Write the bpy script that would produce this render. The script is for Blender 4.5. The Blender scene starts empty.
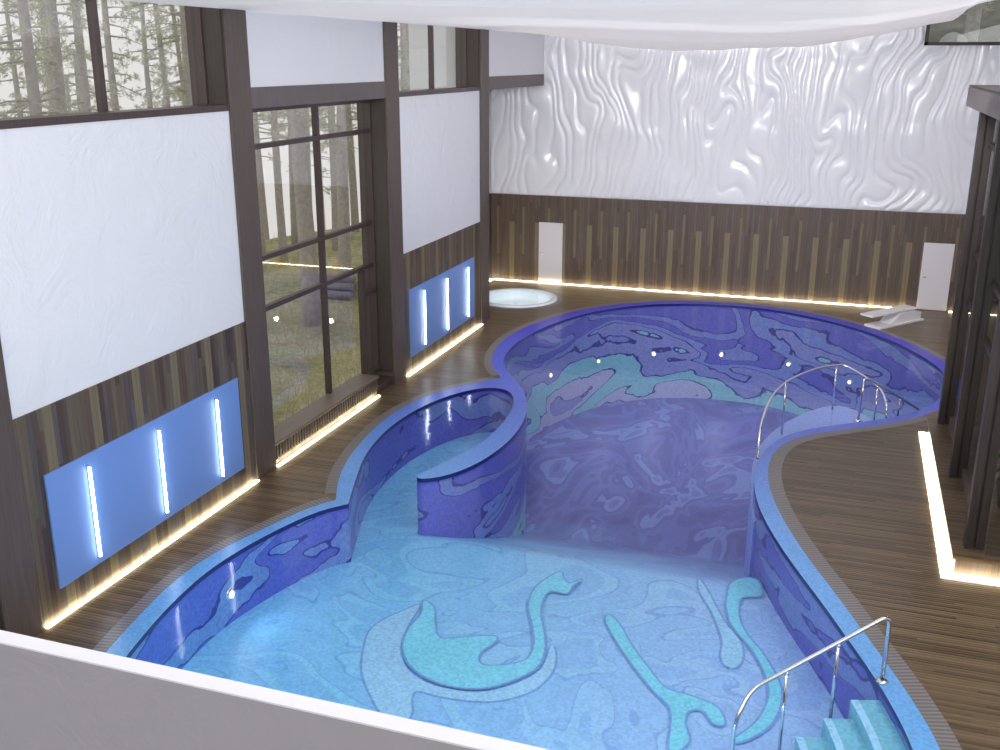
import bpy, bmesh, math, random
import numpy as np
from mathutils import Vector, Matrix, noise as mnoise
random.seed(7)
SC = bpy.context.scene
COL = SC.collection
PI = math.pi

# ------------------------------------------------------------------ node helpers
def new_mat(name):
    m = bpy.data.materials.new(name); m.use_nodes = True
    nt = m.node_tree; nt.nodes.clear()
    out = nt.nodes.new('ShaderNodeOutputMaterial')
    return m, nt, out
class G:
    """small node-graph helper"""
    def __init__(s, nt): s.nt = nt
    def n(s, typ, **kw):
        x = s.nt.nodes.new(typ)
        for k, v in kw.items(): setattr(x, k, v)
        return x
    def l(s, a, b): s.nt.links.new(a, b)
    def put(s, sock, v):
        if hasattr(v, 'is_linked') or isinstance(v, bpy.types.NodeSocket): s.l(v, sock)
        else: sock.default_value = v
    def math(s, op, a, b=0.0, c=0.0):
        x = s.n('ShaderNodeMath', operation=op)
        for i, v in enumerate((a, b, c)):
            if i < len(x.inputs): s.put(x.inputs[i], v)
        return x.outputs[0]
    def pos(s):
        g = s.n('ShaderNodeNewGeometry'); x = s.n('ShaderNodeSeparateXYZ'); s.l(g.outputs['Position'], x.inputs[0])
        return g.outputs['Position'], x.outputs
    def comb(s, a, b, c=0.0):
        x = s.n('ShaderNodeCombineXYZ')
        for i, v in enumerate((a, b, c)): s.put(x.inputs[i], v)
        return x.outputs[0]
    def mapping(s, vec, scale=(1,1,1), rot=(0,0,0), loc=(0,0,0)):
        x = s.n('ShaderNodeMapping'); s.l(vec, x.inputs[0])
        x.inputs['Scale'].default_value = scale; x.inputs['Rotation'].default_value = rot; x.inputs['Location'].default_value = loc
        return x.outputs[0]
    def noise(s, vec, scale=1, detail=2, rough=.5, dist=0):
        x = s.n('ShaderNodeTexNoise'); s.l(vec, x.inputs['Vector'])
        x.inputs['Scale'].default_value = scale; x.inputs['Detail'].default_value = detail
        x.inputs['Roughness'].default_value = rough; x.inputs['Distortion'].default_value = dist
        return x.outputs
    def ramp(s, fac, stops, mode='LINEAR'):
        x = s.n('ShaderNodeValToRGB'); cr = x.color_ramp; cr.interpolation = mode
        while len(cr.elements) < len(stops): cr.elements.new(1.0)
        for e, (p, c) in zip(cr.elements, sorted(stops, key=lambda t: t[0])):
            e.position = p; e.color = (*c, 1) if len(c) == 3 else c
        s.put(x.inputs[0], fac)
        return x.outputs[0]
    def mix(s, fac, a, b, typ='MIX'):
        x = s.n('ShaderNodeMix', data_type='RGBA', blend_type=typ)
        s.put(x.inputs[0], fac)
        for sock, v in ((x.inputs[6], a), (x.inputs[7], b)):
            if isinstance(v, tuple): sock.default_value = (*v, 1) if len(v) == 3 else v
            else: s.l(v, sock)
        return x.outputs[2]
    def white(s, vec):
        x = s.n('ShaderNodeTexWhiteNoise', noise_dimensions='3D'); s.l(vec, x.inputs[0]); return x.outputs[0]
    def bump(s, h, strength=.3, dist=.02):
        x = s.n('ShaderNodeBump'); x.inputs['Strength'].default_value = strength; x.inputs['Distance'].default_value = dist
        s.l(h, x.inputs['Height']); return x.outputs[0]
    def bsdf(s, color, rough=.5, metal=0.0, normal=None, spec=.5, coat=0.0, emis=None, estr=0):
        x = s.n('ShaderNodeBsdfPrincipled')
        if isinstance(color, tuple): x.inputs['Base Color'].default_value = (*color, 1)
        else: s.l(color, x.inputs['Base Color'])
        s.put(x.inputs['Roughness'], rough); x.inputs['Metallic'].default_value = metal
        x.inputs['Specular IOR Level'].default_value = spec; x.inputs['Coat Weight'].default_value = coat
        x.inputs['Coat Roughness'].default_value = .12
        if normal is not None: s.l(normal, x.inputs['Normal'])
        if emis: x.inputs['Emission Color'].default_value = (*emis, 1); x.inputs['Emission Strength'].default_value = estr
        return x.outputs[0]
def plain(name, color, rough=.5, metal=0, spec=.5, coat=0, vary=0.0, scale=6):
    m, nt, out = new_mat(name); g = G(nt); p, _ = g.pos()
    if vary:
        nz = g.noise(p, scale, 3)[0]
        c = g.mix(nz, tuple(x*(1-vary) for x in color), tuple(min(1, x*(1+vary)) for x in color))
    else: c = color
    g.l(g.bsdf(c, rough, metal, None, spec, coat), out.inputs[0]); return m
def glow(name, color, strength):
    m, nt, out = new_mat(name); g = G(nt)
    e = g.n('ShaderNodeEmission'); e.inputs[0].default_value = (*color, 1); e.inputs[1].default_value = strength
    g.l(e.outputs[0], out.inputs[0]); return m

# ------------------------------------------------------------------ materials
def mat_wood_grain(name, c1, c2, axis, rough=.5):
    """grain running along axis"""
    m, nt, out = new_mat(name); g = G(nt); p, _ = g.pos()
    sc = [14, 14, 14]; sc[axis] = .6
    nz = g.noise(g.mapping(p, tuple(sc)), 2.2, 4, .6)[0]
    sc2 = [70, 70, 70]; sc2[axis] = 1.5
    n2 = g.noise(g.mapping(p, tuple(sc2)), 1.5, 2, .6)[0]
    t = g.math('ADD', g.math('MULTIPLY', nz, .65), g.math('MULTIPLY', n2, .35))
    c = g.ramp(t, [(.3, c1), (.7, c2)])
    g.l(g.bsdf(c, rough, 0, g.bump(n2, .15, .01)), out.inputs[0]); return m
M = {}
M['column'] = mat_wood_grain('column_veneer', (.078, .055, .047), (.134, .101, .087), 2, .5)
M['beam'] = mat_wood_grain('beam_veneer', (.110, .088, .085), (.165, .135, .13), 2, .5)
M['darkwood'] = mat_wood_grain('dark_wood', (.020, .0145, .012), (.062, .046, .038), 2, .55)
M['frame'] = mat_wood_grain('frame_wood', (.050, .030, .028), (.085, .055, .052), 2, .4)
M['jamb'] = mat_wood_grain('jamb_wood', (.040, .030, .022), (.075, .058, .045), 2, .5)
M['sill'] = mat_wood_grain('sill_wood', (.16, .12, .09), (.24, .18, .14), 1, .35)

def mat_wainscot(name, axis, tones, cut, seed):
    """narrow vertical boards of mixed browns with paler boards at a regular spacing"""
    w = .09
    m, nt, out = new_mat(name); g = G(nt); p, xyz = g.pos()
    u = xyz[axis]; z = xyz[2]
    iu = g.math('FLOOR', g.math('DIVIDE', u, w))
    r1 = g.white(g.comb(iu, seed, 0.0))
    row = g.math('FLOOR', g.math('DIVIDE', g.math('ADD', z, g.math('MULTIPLY', r1, 1.6)), 1.6))
    r2 = g.white(g.comb(iu, row, seed+.5))
    n = len(tones)
    c = g.ramp(r2, [(i/n, t) for i, t in enumerate(tones)], 'CONSTANT')
    k = g.math('FLOORED_MODULO', iu, 10.0)
    wide = g.math('LESS_THAN', k, 1.5); slim = g.math('COMPARE', k, 5.0, .3)
    if cut:
        wide = g.math('MULTIPLY', wide, g.math('LESS_THAN', z, 2.02))
        slim = g.math('MULTIPLY', slim, g.math('COMPARE', z, 1.72, .8))
    c = g.mix(wide, c, (.21, .163, .093) if cut else (.20, .16, .095)); c = g.mix(slim, c, (.17, .135, .08) if cut else (.145, .113, .075))
    gr = g.noise(g.mapping(p, (30, 30, 1.0)), 1.6, 3, .6)[0]
    c = g.mix(1.0, c, g.ramp(gr, [(.25, (.75,)*3), (.75, (1.2,)*3)]), 'MULTIPLY')
    fr = g.math('FRACT', g.math('DIVIDE', u, w))
    c = g.mix(g.math('MULTIPLY', g.math('LESS_THAN', fr, .07), .5), c, (.012, .01, .008))
    g.l(g.bsdf(c, .42, 0, g.bump(gr, .12, .01), .45), out.inputs[0]); return m
TONES = [(.115, .075, .052), (.098, .080, .078), (.066, .044, .034), (.130, .092, .064), (.108, .092, .090), (.080, .054, .040), (.098, .070, .052), (.135, .105, .070)]
M['wainscot_side'] = mat_wainscot('striped_wood_side', 1, TONES, False, 3.0)
TB = [(.118, .080, .056), (.105, .078, .065), (.094, .065, .051), (.136, .096, .069), (.120, .092, .077), (.100, .072, .056), (.112, .08, .061)]
M['wainscot_back'] = mat_wainscot('striped_wood_back', 0, TB, True, 8.0)

def mat_plaster(name='white_plaster', col=(.83, .83, .86), bs=.55, bd=.09, sc=1.1):
    m, nt, out = new_mat(name); g = G(nt); p, _ = g.pos()
    n1 = g.noise(p, sc, 5, .62, 1.2)[0]; n2 = g.noise(p, 9, 3, .6)[0]
    h = g.math('ADD', n1, g.math('MULTIPLY', n2, .08))
    g.l(g.bsdf(col, .75, 0, g.bump(h, bs, bd), .2), out.inputs[0]); return m
M['plaster'] = mat_plaster()
M['relief'] = plain('relief_panel_white', (.84, .835, .865), .20, 0, .5, .3)
M['parapet'] = mat_plaster('parapet_plaster', (.31, .295, .302), .5, .04, 1.6)
M['parapet_cap'] = plain('parapet_cap_white', (.62, .605, .62), .6, 0, .3)

def mat_deck():
    m, nt, out = new_mat('deck_boards'); g = G(nt); p, xyz = g.pos()
    w = .06
    iy = g.math('FLOOR', g.math('DIVIDE', xyz[1], w))
    ix = g.math('FLOOR', g.math('DIVIDE', g.math('ADD', xyz[0], g.math('MULTIPLY', g.white(g.comb(iy, 1.0, 0.0)), 2.2)), 2.2))
    r = g.white(g.comb(iy, ix, 3.0))
    st = g.noise(g.mapping(p, (1.2, 60, 1)), 1.0, 3, .6)[0]
    t = g.math('ADD', g.math('MULTIPLY', r, .55), g.math('MULTIPLY', st, .5))
    c = g.ramp(t, [(.15, (.070, .043, .021)), (.5, (.140, .092, .048)), (.9, (.215, .148, .082))])
    fr = g.math('FRACT', g.math('DIVIDE', xyz[1], w))
    groove = g.math('LESS_THAN', fr, .12)
    c = g.mix(g.math('MULTIPLY', groove, .38), c, (.02, .014, .01))
    tri = g.math('ABSOLUTE', g.math('SUBTRACT', fr, .5))
    hgt = g.math('ADD', g.math('MULTIPLY', g.math('MULTIPLY', tri, tri), -3.0), g.math('MULTIPLY', st, .5))
    rough = g.math('ADD', .25, g.math('MULTIPLY', st, .16))
    g.l(g.bsdf(c, rough, 0, g.bump(hgt, .35, .01), .5), out.inputs[0]); return m
M['deck'] = mat_deck()

def mat_grate():
    m, nt, out = new_mat('drain_grate_ribs'); g = G(nt)
    uv = g.n('ShaderNodeUVMap'); x = g.n('ShaderNodeSeparateXYZ'); g.l(uv.outputs[0], x.inputs[0])
    fr = g.math('FRACT', g.math('DIVIDE', x.outputs[0], .07))
    s = g.math('LESS_THAN', fr, .5)
    c = g.mix(s, (.16, .145, .14), (.26, .235, .225))
    g.l(g.bsdf(c, .35, 0, g.bump(s, .4, .01)), out.inputs[0]); return m
M['grate'] = mat_grate()

def tiles(g, p, size=.035, amt=.22):
    """tile-to-tile tone of a fine glass mosaic"""
    sn = g.n('ShaderNodeVectorMath', operation='SNAP'); g.l(p, sn.inputs[0]); sn.inputs[1].default_value = (size, size, size)
    r = g.white(sn.outputs[0])
    return g.ramp(r, [(0, (1-amt,)*3), (1, (1+amt,)*3)])
def mat_coping():
    m, nt, out = new_mat('coping_mosaic'); g = G(nt); p, xyz = g.pos()
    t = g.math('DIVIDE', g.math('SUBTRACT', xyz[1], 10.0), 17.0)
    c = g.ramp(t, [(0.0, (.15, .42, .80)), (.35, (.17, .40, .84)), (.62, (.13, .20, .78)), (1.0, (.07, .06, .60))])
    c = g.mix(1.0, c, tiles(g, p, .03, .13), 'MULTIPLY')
    g.l(g.bsdf(c, .3, 0, None, .5), out.inputs[0]); return m
M['coping'] = mat_coping()
M['lip'] = plain('coping_lip_navy', (.012, .016, .16), .3)

def mat_wall_mosaic():
    m, nt, out = new_mat('pool_wall_mosaic'); g = G(nt); p, xyz = g.pos()
    nz = g.noise(g.mapping(p, (.29, .29, .85)), .75, 1.8, .5, .9)[0]
    n2 = g.noise(p, 2.4, 2, .5, .5)[0]
    t = g.math('ADD', g.math('MULTIPLY', xyz[2], -.235), g.math('MULTIPLY', g.math('SUBTRACT', nz, .5), 1.35))
    t = g.math('ADD', t, g.math('MULTIPLY', g.math('SUBTRACT', n2, .5), .10))
    ln = (.045, .045, .28); w = .013
    ind = (.125, .135, .56); bg = (.19, .26, .60); peri = (.24, .28, .62); teal = (.24, .58, .66); lil = (.42, .45, .67); sky = (.19, .28, .64)
    seq = [(-1, ind), (.02, ln), (.02+w, bg), (.15, ln), (.15+w, ind), (.30, ln), (.30+w, sky), (.41, ln), (.41+w, peri), (.54, ln), (.54+w, teal), (.72, ln), (.72+w, lil), (.86, ln), (.86+w, peri)]
    seq = [(max(0, (a+.35)/1.4), c) for a, c in seq]
    tt = g.math('DIVIDE', g.math('ADD', t, .35), 1.4)
    c = g.ramp(tt, seq, 'CONSTANT')
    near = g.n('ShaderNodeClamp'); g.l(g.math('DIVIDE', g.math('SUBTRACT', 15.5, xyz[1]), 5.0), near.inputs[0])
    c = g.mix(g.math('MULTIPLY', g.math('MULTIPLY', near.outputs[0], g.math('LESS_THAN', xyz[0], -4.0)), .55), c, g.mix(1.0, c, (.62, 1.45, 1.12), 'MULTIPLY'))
    c = g.mix(1.0, c, tiles(g, p, .04, .14), 'MULTIPLY')
    g.l(g.bsdf(c, .35, 0, None, .3), out.inputs[0]); return m
M['wallmos'] = mat_wall_mosaic()

def mat_floor_mosaic(shallow=False):
    m, nt, out = new_mat('pool_floor_mosaic'); g = G(nt); p, xyz = g.pos()
    nz = g.noise(g.mapping(p, (.5, .62, 0)), .42, 2.0, .5, 2.0)[0]
    ln = (.23, .46, .85); w = .006
    a = (.29, .58, .93); b = (.27, .545, .91); cc = (.315, .62, .94); d = (.28, .555, .92)
    sh = g.ramp(nz, [(0, a), (.34, ln), (.34+w, b), (.42, cc), (.455, ln), (.455+w, a), (.53, d), (.565, ln), (.565+w, cc), (.62, b), (.68, ln), (.68+w, d)], 'CONSTANT')
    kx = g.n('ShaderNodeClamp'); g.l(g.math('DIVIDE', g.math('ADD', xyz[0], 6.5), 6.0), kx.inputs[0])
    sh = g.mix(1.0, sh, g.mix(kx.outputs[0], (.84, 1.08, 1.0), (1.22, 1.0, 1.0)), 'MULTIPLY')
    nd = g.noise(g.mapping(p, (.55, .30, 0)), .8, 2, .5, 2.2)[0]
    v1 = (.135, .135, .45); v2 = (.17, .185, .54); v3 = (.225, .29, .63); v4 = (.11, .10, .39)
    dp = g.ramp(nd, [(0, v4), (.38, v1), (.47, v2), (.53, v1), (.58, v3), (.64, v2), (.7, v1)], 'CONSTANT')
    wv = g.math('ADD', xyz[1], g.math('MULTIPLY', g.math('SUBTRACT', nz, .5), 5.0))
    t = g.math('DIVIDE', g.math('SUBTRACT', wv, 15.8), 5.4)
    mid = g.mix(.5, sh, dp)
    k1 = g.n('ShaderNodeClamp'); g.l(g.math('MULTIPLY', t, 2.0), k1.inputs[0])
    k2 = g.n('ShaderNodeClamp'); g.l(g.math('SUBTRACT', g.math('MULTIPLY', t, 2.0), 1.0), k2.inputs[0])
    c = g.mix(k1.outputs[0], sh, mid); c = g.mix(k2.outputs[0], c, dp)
    if shallow: c = sh
    c = g.mix(1.0, c, tiles(g, p, .04, .10), 'MULTIPLY')
    g.l(g.bsdf(c, .4, 0, None, .3), out.inputs[0]); return m
M['floormos'] = mat_floor_mosaic(); M['floorshallow'] = mat_floor_mosaic(True)
def mat_inlay(name, col):
    m, nt, out = new_mat(name); g = G(nt); p, _ = g.pos()
    c = g.mix(1.0, g.mix(g.noise(p, .9, 2)[0], tuple(x*.9 for x in col), tuple(min(1, x*1.1) for x in col)), tiles(g, p, .04, .12), 'MULTIPLY')
    g.l(g.bsdf(c, .4, 0, None, .3), out.inputs[0]); return m
M['aqua'] = mat_inlay('mosaic_aqua', (.23, .72, .90))
M['paleaqua'] = mat_inlay('mosaic_pale_aqua', (.36, .68, .94))
M['inline'] = mat_inlay('mosaic_outline_blue', (.20, .40, .76))
M['teal'] = mat_inlay('mosaic_teal', (.19, .52, .66))
M['ledge'] = mat_inlay('mosaic_light_periwinkle', (.30, .40, .88))

def schlick(g, f0, nrm=None):
    x = g.n('ShaderNodeLayerWeight'); x.inputs[0].default_value = .5
    if nrm is not None: g.l(nrm, x.inputs['Normal'])
    return g.math('ADD', g.math('MULTIPLY', g.math('POWER', x.outputs['Facing'], 5.0), 1-f0), f0)
def mat_water(name, tint, bump=.035, scale=1.1):
    m, nt, out = new_mat(name); g = G(nt); p, _ = g.pos()
    nz = g.noise(p, scale, 2, .5, .4)[0]
    nrm = g.bump(nz, .25, bump)
    tr = g.n('ShaderNodeBsdfTransparent'); tr.inputs[0].default_value = (*tint, 1)
    gl = g.n('ShaderNodeBsdfGlossy'); gl.inputs['Roughness'].default_value = .09; g.l(nrm, gl.inputs['Normal'])
    mx = g.n('ShaderNodeMixShader'); g.l(schlick(g, .02, nrm), mx.inputs[0]); g.l(tr.outputs[0], mx.inputs[1]); g.l(gl.outputs[0], mx.inputs[2])
    g.l(mx.outputs[0], out.inputs[0]); return m
M['water'] = mat_water('pool_water', (.93, .97, 1.0))
M['tubwater'] = mat_water('tub_water', (.95, .99, 1.0), .03, 3)
def mat_glass(name, tint, f0=.1):
    m, nt, out = new_mat(name); g = G(nt)
    tr = g.n('ShaderNodeBsdfTransparent'); tr.inputs[0].default_value = (*tint, 1)
    gl = g.n('ShaderNodeBsdfGlossy'); gl.inputs['Roughness'].default_value = .0
    mx = g.n('ShaderNodeMixShader'); g.l(schlick(g, f0), mx.inputs[0]); g.l(tr.outputs[0], mx.inputs[1]); g.l(gl.outputs[0], mx.inputs[2])
    g.l(mx.outputs[0], out.inputs[0]); return m
M['glass'] = mat_glass('window_glass', (.93, .94, .93), .2)
M['clearglass'] = mat_glass('clear_glass', (.86, .88, .86), .035); M['bayglass'] = mat_glass('bay_glass', (.80, .81, .80), .12)
M['steel'] = plain('polished_steel', (.78, .79, .82), .16, 1.0)
M['white'] = plain('white_gloss', (.90, .885, .90), .25)
M['tubwhite'] = plain('tub_acrylic', (.88, .92, .95), .2)
M['jet'] = plain('jet_grey', (.28, .36, .34), .3, .6)
M['door'] = plain('door_satin_white', (.74, .71, .73), .22, 0, .6)
M['panel'] = plain('blue_glass_panel', (.19, .33, .72), .5, 0, .3, 0)
M['strip'] = glow('warm_light_strip', (1.0, .84, .55), 17.0)
M['tube'] = glow('white_light_tube', (.90, .96, 1.0), 13.0)
M['lamp'] = glow('pool_lamp_lens', (1.0, .97, .93), 2.2)
M['ringgrey'] = plain('tub_drain_ring', (.22, .20, .20), .4)
M['roof'] = plain('roof_slab', (.6, .6, .6), .8)
M['tileedge'] = plain('hall_wall_plain', (.75, .75, .77), .7, vary=.03)

def mat_fabric():
    m, nt, out = new_mat('stretch_fabric'); g = G(nt); p, _ = g.pos()
    nz = g.noise(g.mapping(p, (.6, 2.5, 1)), 1.0, 2)[0]
    d = g.n('ShaderNodeBsdfDiffuse'); d.inputs[0].default_value = (.84, .83, .845, 1)
    t = g.n('ShaderNodeBsdfTranslucent'); t.inputs[0].default_value = (.90, .885, .90, 1)
    mx = g.n('ShaderNodeMixShader'); mx.inputs[0].default_value = .5
    g.l(d.outputs[0], mx.inputs[1]); g.l(t.outputs[0], mx.inputs[2]); g.l(mx.outputs[0], out.inputs[0]); return m
M['fabric'] = mat_fabric()
M['bark'] = plain('pine_bark', (.50, .45, .41), .9, 0, .1, 0, .35, 9)
def mat_leaf(name, c):
    m, nt, out = new_mat(name); g = G(nt)
    d = g.n('ShaderNodeBsdfDiffuse'); d.inputs[0].default_value = (*c, 1)
    t = g.n('ShaderNodeBsdfTranslucent'); t.inputs[0].default_value = (*[min(1, x*1.3) for x in c], 1)
    mx = g.n('ShaderNodeMixShader'); mx.inputs[0].default_value = .4
    g.l(d.outputs[0], mx.inputs[1]); g.l(t.outputs[0], mx.inputs[2]); g.l(mx.outputs[0], out.inputs[0]); return m
M['needles'] = mat_leaf('pine_needles', (.58, .58, .44))
M['leaf'] = mat_leaf('shrub_leaves', (.09, .17, .04))
M['grass'] = mat_leaf('grass_blades', (.52, .47, .24))
def mat_ground():
    m, nt, out = new_mat('forest_ground'); g = G(nt); p, _ = g.pos()
    n1 = g.noise(p, .45, 5, .65)[0]; n2 = g.noise(p, 5, 3, .6)[0]
    t = g.math('ADD', g.math('MULTIPLY', n1, .6), g.math('MULTIPLY', n2, .4))
    c = g.ramp(t, [(.34, (.16, .18, .09)), (.45, (.38, .37, .19)), (.54, (.58, .51, .29)), (.66, (.72, .62, .46))])
    g.l(g.bsdf(c, .95, 0, g.bump(n2, .8, .08), .1), out.inputs[0]); return m
M['ground'] = mat_ground()
M['log'] = plain('weathered_log', (.33, .30, .26), .9, 0, .1, 0, .3, 8)
M['moss'] = plain('mossy_slope', (.21, .20, .16), .95, 0, .1, 0, .5, 2.5)
M['pot'] = plain('clay_pot', (.05, .045, .04), .6)
M['rock'] = plain('grey_rock', (.45, .44, .42), .9, 0, .1, 0, .4, 3)

# ------------------------------------------------------------------ mesh helpers
def box(bm, x0, x1, y0, y1, z0, z1):
    vs = [bm.verts.new((x, y, z)) for z in (z0, z1) for y in (y0, y1) for x in (x0, x1)]
    for f in ((0,2,3,1), (4,5,7,6), (0,1,5,4), (1,3,7,5), (3,2,6,7), (2,0,4,6)): bm.faces.new([vs[i] for i in f])
    return vs
def obox(bm, o, ax, L, W, z0, z1):
    """box from corner o along unit ax (length L) and its right-hand normal (width W)"""
    ax = Vector((ax[0], ax[1])).normalized(); nx = Vector((ax.y, -ax.x)); o = Vector((o[0], o[1]))
    pts = [o, o+ax*L, o+ax*L+nx*W, o+nx*W]
    return prism(bm, pts, z0, z1)
def prism(bm, pts, z0, z1):
    a = [bm.verts.new((p[0], p[1], z0)) for p in pts]; b = [bm.verts.new((p[0], p[1], z1)) for p in pts]
    n = len(pts)
    bm.faces.new(a[::-1]); bm.faces.new(b)
    for i in range(n): bm.faces.new((a[i], a[(i+1) % n], b[(i+1) % n], b[i]))
def tube(bm, pts, r, seg=12, closed=False, caps=True):
    pts = [Vector(p) for p in pts]; rings = []; n = len(pts); up = None
    for i, p in enumerate(pts):
        t = ((pts[min(i+1, n-1)]-p).normalized()+(p-pts[max(i-1, 0)]).normalized()).normalized()
        if up is None:
            up = Vector((0,0,1)) if abs(t.z) < .9 else Vector((1,0,0))
        s = t.cross(up).normalized(); up = s.cross(t).normalized()
        rr = r(i/(n-1)) if callable(r) else r
        rings.append([bm.verts.new(p+(s*math.cos(k*2*PI/seg)+up*math.sin(k*2*PI/seg))*rr) for k in range(seg)])
    for a, b in zip(rings[:-1], rings[1:]):
        for k in range(seg): bm.faces.new((a[k], a[(k+1) % seg], b[(k+1) % seg], b[k])).smooth = True
    if caps: bm.faces.new(rings[0][::-1]); bm.faces.new(rings[-1])
def lathe(bm, c, prof, seg=48, caps=False):
    rings = [[bm.verts.new((c[0]+r*math.cos(k*2*PI/seg), c[1]+r*math.sin(k*2*PI/seg), c[2]+z)) for k in range(seg)] for r, z in prof]
    for a, b in zip(rings[:-1], rings[1:]):
        for k in range(seg): bm.faces.new((a[k], a[(k+1) % seg], b[(k+1) % seg], b[k])).smooth = True
    if caps: bm.faces.new(rings[0][::-1]); bm.faces.new(rings[-1])
def smooth_path(pts, sub=6, closed=False):
    """Catmull-Rom through points of any dimension"""
    P = [np.array(p, float) for p in pts]; n = len(P); out = []
    rng = range(n if closed else n-1)
    for i in rng:
        g = (lambda k: P[k % n]) if closed else (lambda k: P[min(max(k, 0), n-1)])
        p0, p1, p2, p3 = g(i-1), g(i), g(i+1), g(i+2)
        for s in range(sub):
            t = s/sub
            out.append(.5*((2*p1)+(-p0+p2)*t+(2*p0-5*p1+4*p2-p3)*t*t+(-p0+3*p1-3*p2+p3)*t**3))
    if not closed: out.append(P[-1])
    return out
def relax(P, it, keep=()):
    P = [np.array(p, float) for p in P]
    for _ in range(it):
        Q = [p.copy() for p in P]
        for i in range(1, len(P)-1):
            if i in keep: continue
            Q[i] = P[i]*.5+(P[i-1]+P[i+1])*.25
        P = Q
    return P
def fillet(pts, r=.12, n=5):
    """round the corners of a 3-D polyline"""
    P = [Vector(p) for p in pts]; out = [P[0]]
    for a, b, c in zip(P[:-2], P[1:-1], P[2:]):
        u = (a-b); v = (c-b); d = min(r, u.length*.45, v.length*.45)
        p, q = b+u.normalized()*d, b+v.normalized()*d
        for k in range(n+1):
            t = k/n; out.append(p*(1-t)**2+b*2*t*(1-t)+q*t*t)
    out.append(P[-1]); return out

def link(name, bm, m, parent=None, loc=None, smooth=False, bevel=0, mats=None):
    me = bpy.data.meshes.new(name)
    bmesh.ops.recalc_face_normals(bm, faces=bm.faces)
    base = Vector(loc) if loc is not None else (parent_world(parent) if parent else Vector((0,0,0)))
    for v in bm.verts: v.co -= base
    bm.to_mesh(me); bm.free()
    o = bpy.data.objects.new(name, me); COL.objects.link(o)
    for x in (mats or [m]): me.materials.append(x)
    if parent: o.parent = parent
    else: o.location = base
    if smooth:
        for p in me.polygons: p.use_smooth = True
    if bevel:
        b = o.modifiers.new('edge', 'BEVEL'); b.width = bevel; b.segments = 2; b.limit_method = 'ANGLE'
    return o
def parent_world(p):
    v = Vector((0,0,0))
    while p: v = v+p.location; p = p.parent
    return v
def thing(name, label, cat, loc=(0,0,0), group=None):
    o = bpy.data.objects.new(name, None); COL.objects.link(o); o.location = loc; o.empty_display_size = .1
    tag(o, label, cat, group); return o
def tag(o, label, cat, group=None, kind=None):
    o['label'] = label; o['category'] = cat
    if group: o['group'] = group
    if kind: o['kind'] = kind
    return o
def struct(o): o['kind'] = 'structure'; return o
def B(*boxes):
    bm = bmesh.new()
    for b in boxes: box(bm, *b)
    return bm

# ------------------------------------------------------------------ key sizes
XL, YB = -9.65, 32.9           # plane of the left wall, plane of the back wall
HD, HT = 6.47, 6.82            # header beam: underside, top
ZC = 8.9                       # wall tops above the fabric
XO = -10.35                    # outside of the left wall
XA = -11.5                     # side of the alcove
XR = 5.0                       # right wall
# ------------------------------------------------------------------ pool outline on the deck (metres)
Ao = [(-8.41,9.04),(-8.55,9.69),(-8.64,10.2),(-8.73,10.81),(-8.76,11.34),(-8.73,11.85),(-8.63,12.38),(-8.47,12.94),(-8.30,13.53),(-8.11,14.04),(-7.87,14.41)]
Ao2 = [(-7.87,14.41),(-8.09,14.88),(-8.36,15.56),(-8.58,16.4),(-8.74,17.42),(-8.82,18.45),(-8.74,19.46),(-8.52,20.3),(-8.12,21.07),(-7.8,21.56),(-7.55,21.9),(-7.41,22.05)]
Bo = [(-7.41,22.05),(-7.78,22.54),(-8.05,23.14),(-8.27,23.86),(-8.43,24.78),(-8.45,25.82),(-8.28,27.01),(-7.92,28.20),(-7.42,29.22),(-6.77,30.12),(-5.95,30.87),(-5.05,31.40),(-3.95,31.74),(-2.63,31.80),(-1.40,31.52),(-.45,31.08),(.25,30.58),(.95,29.90),(1.72,28.95),(2.28,27.98),(2.7,27.0),(2.95,26.0),(3.0,25.0),(2.8,23.95),(2.35,23.0),(1.93,22.36),(1.5,21.87),(.9,21.34),(.16,20.78),(-.32,20.34),(-.66,19.87),(-.85,19.32),(-.92,18.64),(-.90,18.0),(-.81,17.36),(-.66,16.68),(-.47,16.03),(-.22,15.3),(.06,14.58),(.35,13.9),(.61,13.25),(.87,12.6),(1.14,11.92),(1.38,11.24),(1.57,10.55),(1.70,9.5),(1.66,8.3),(1.3,7.2),(.3,6.3)]
FR = [(-1.5,5.75),(-4.0,5.6),(-6.2,6.0),(-7.5,6.9),(-8.15,8.0)]
Ai = [(-8.11,9.09),(-8.24,9.64),(-8.35,10.19),(-8.43,10.78),(-8.47,11.43),(-8.42,12.08),(-8.31,12.68),(-8.13,13.36),(-7.90,13.94),(-7.59,14.33)]
Ai2 = [(-7.59,14.33),(-7.78,14.85),(-8.02,15.54),(-8.24,16.23),(-8.41,17.0),(-8.51,17.99),(-8.47,18.95),(-8.32,19.75),(-8.06,20.47),(-7.72,21.0),(-7.37,21.24),(-7.04,21.18),(-6.78,20.88),(-6.58,20.38),(-6.44,19.7),(-6.38,18.8),(-6.41,17.98),(-6.53,17.27),(-6.72,16.64),(-6.87,16.18),(-6.965,15.91),(-6.96,15.82),(-6.90,15.76),(-6.79,15.76),(-6.57,15.92),(-6.34,16.25),(-6.15,16.71),(-6.02,17.29),(-5.94,18.03),(-5.96,18.87),(-6.09,19.74),(-6.27,20.36),(-6.45,20.84)]
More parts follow.
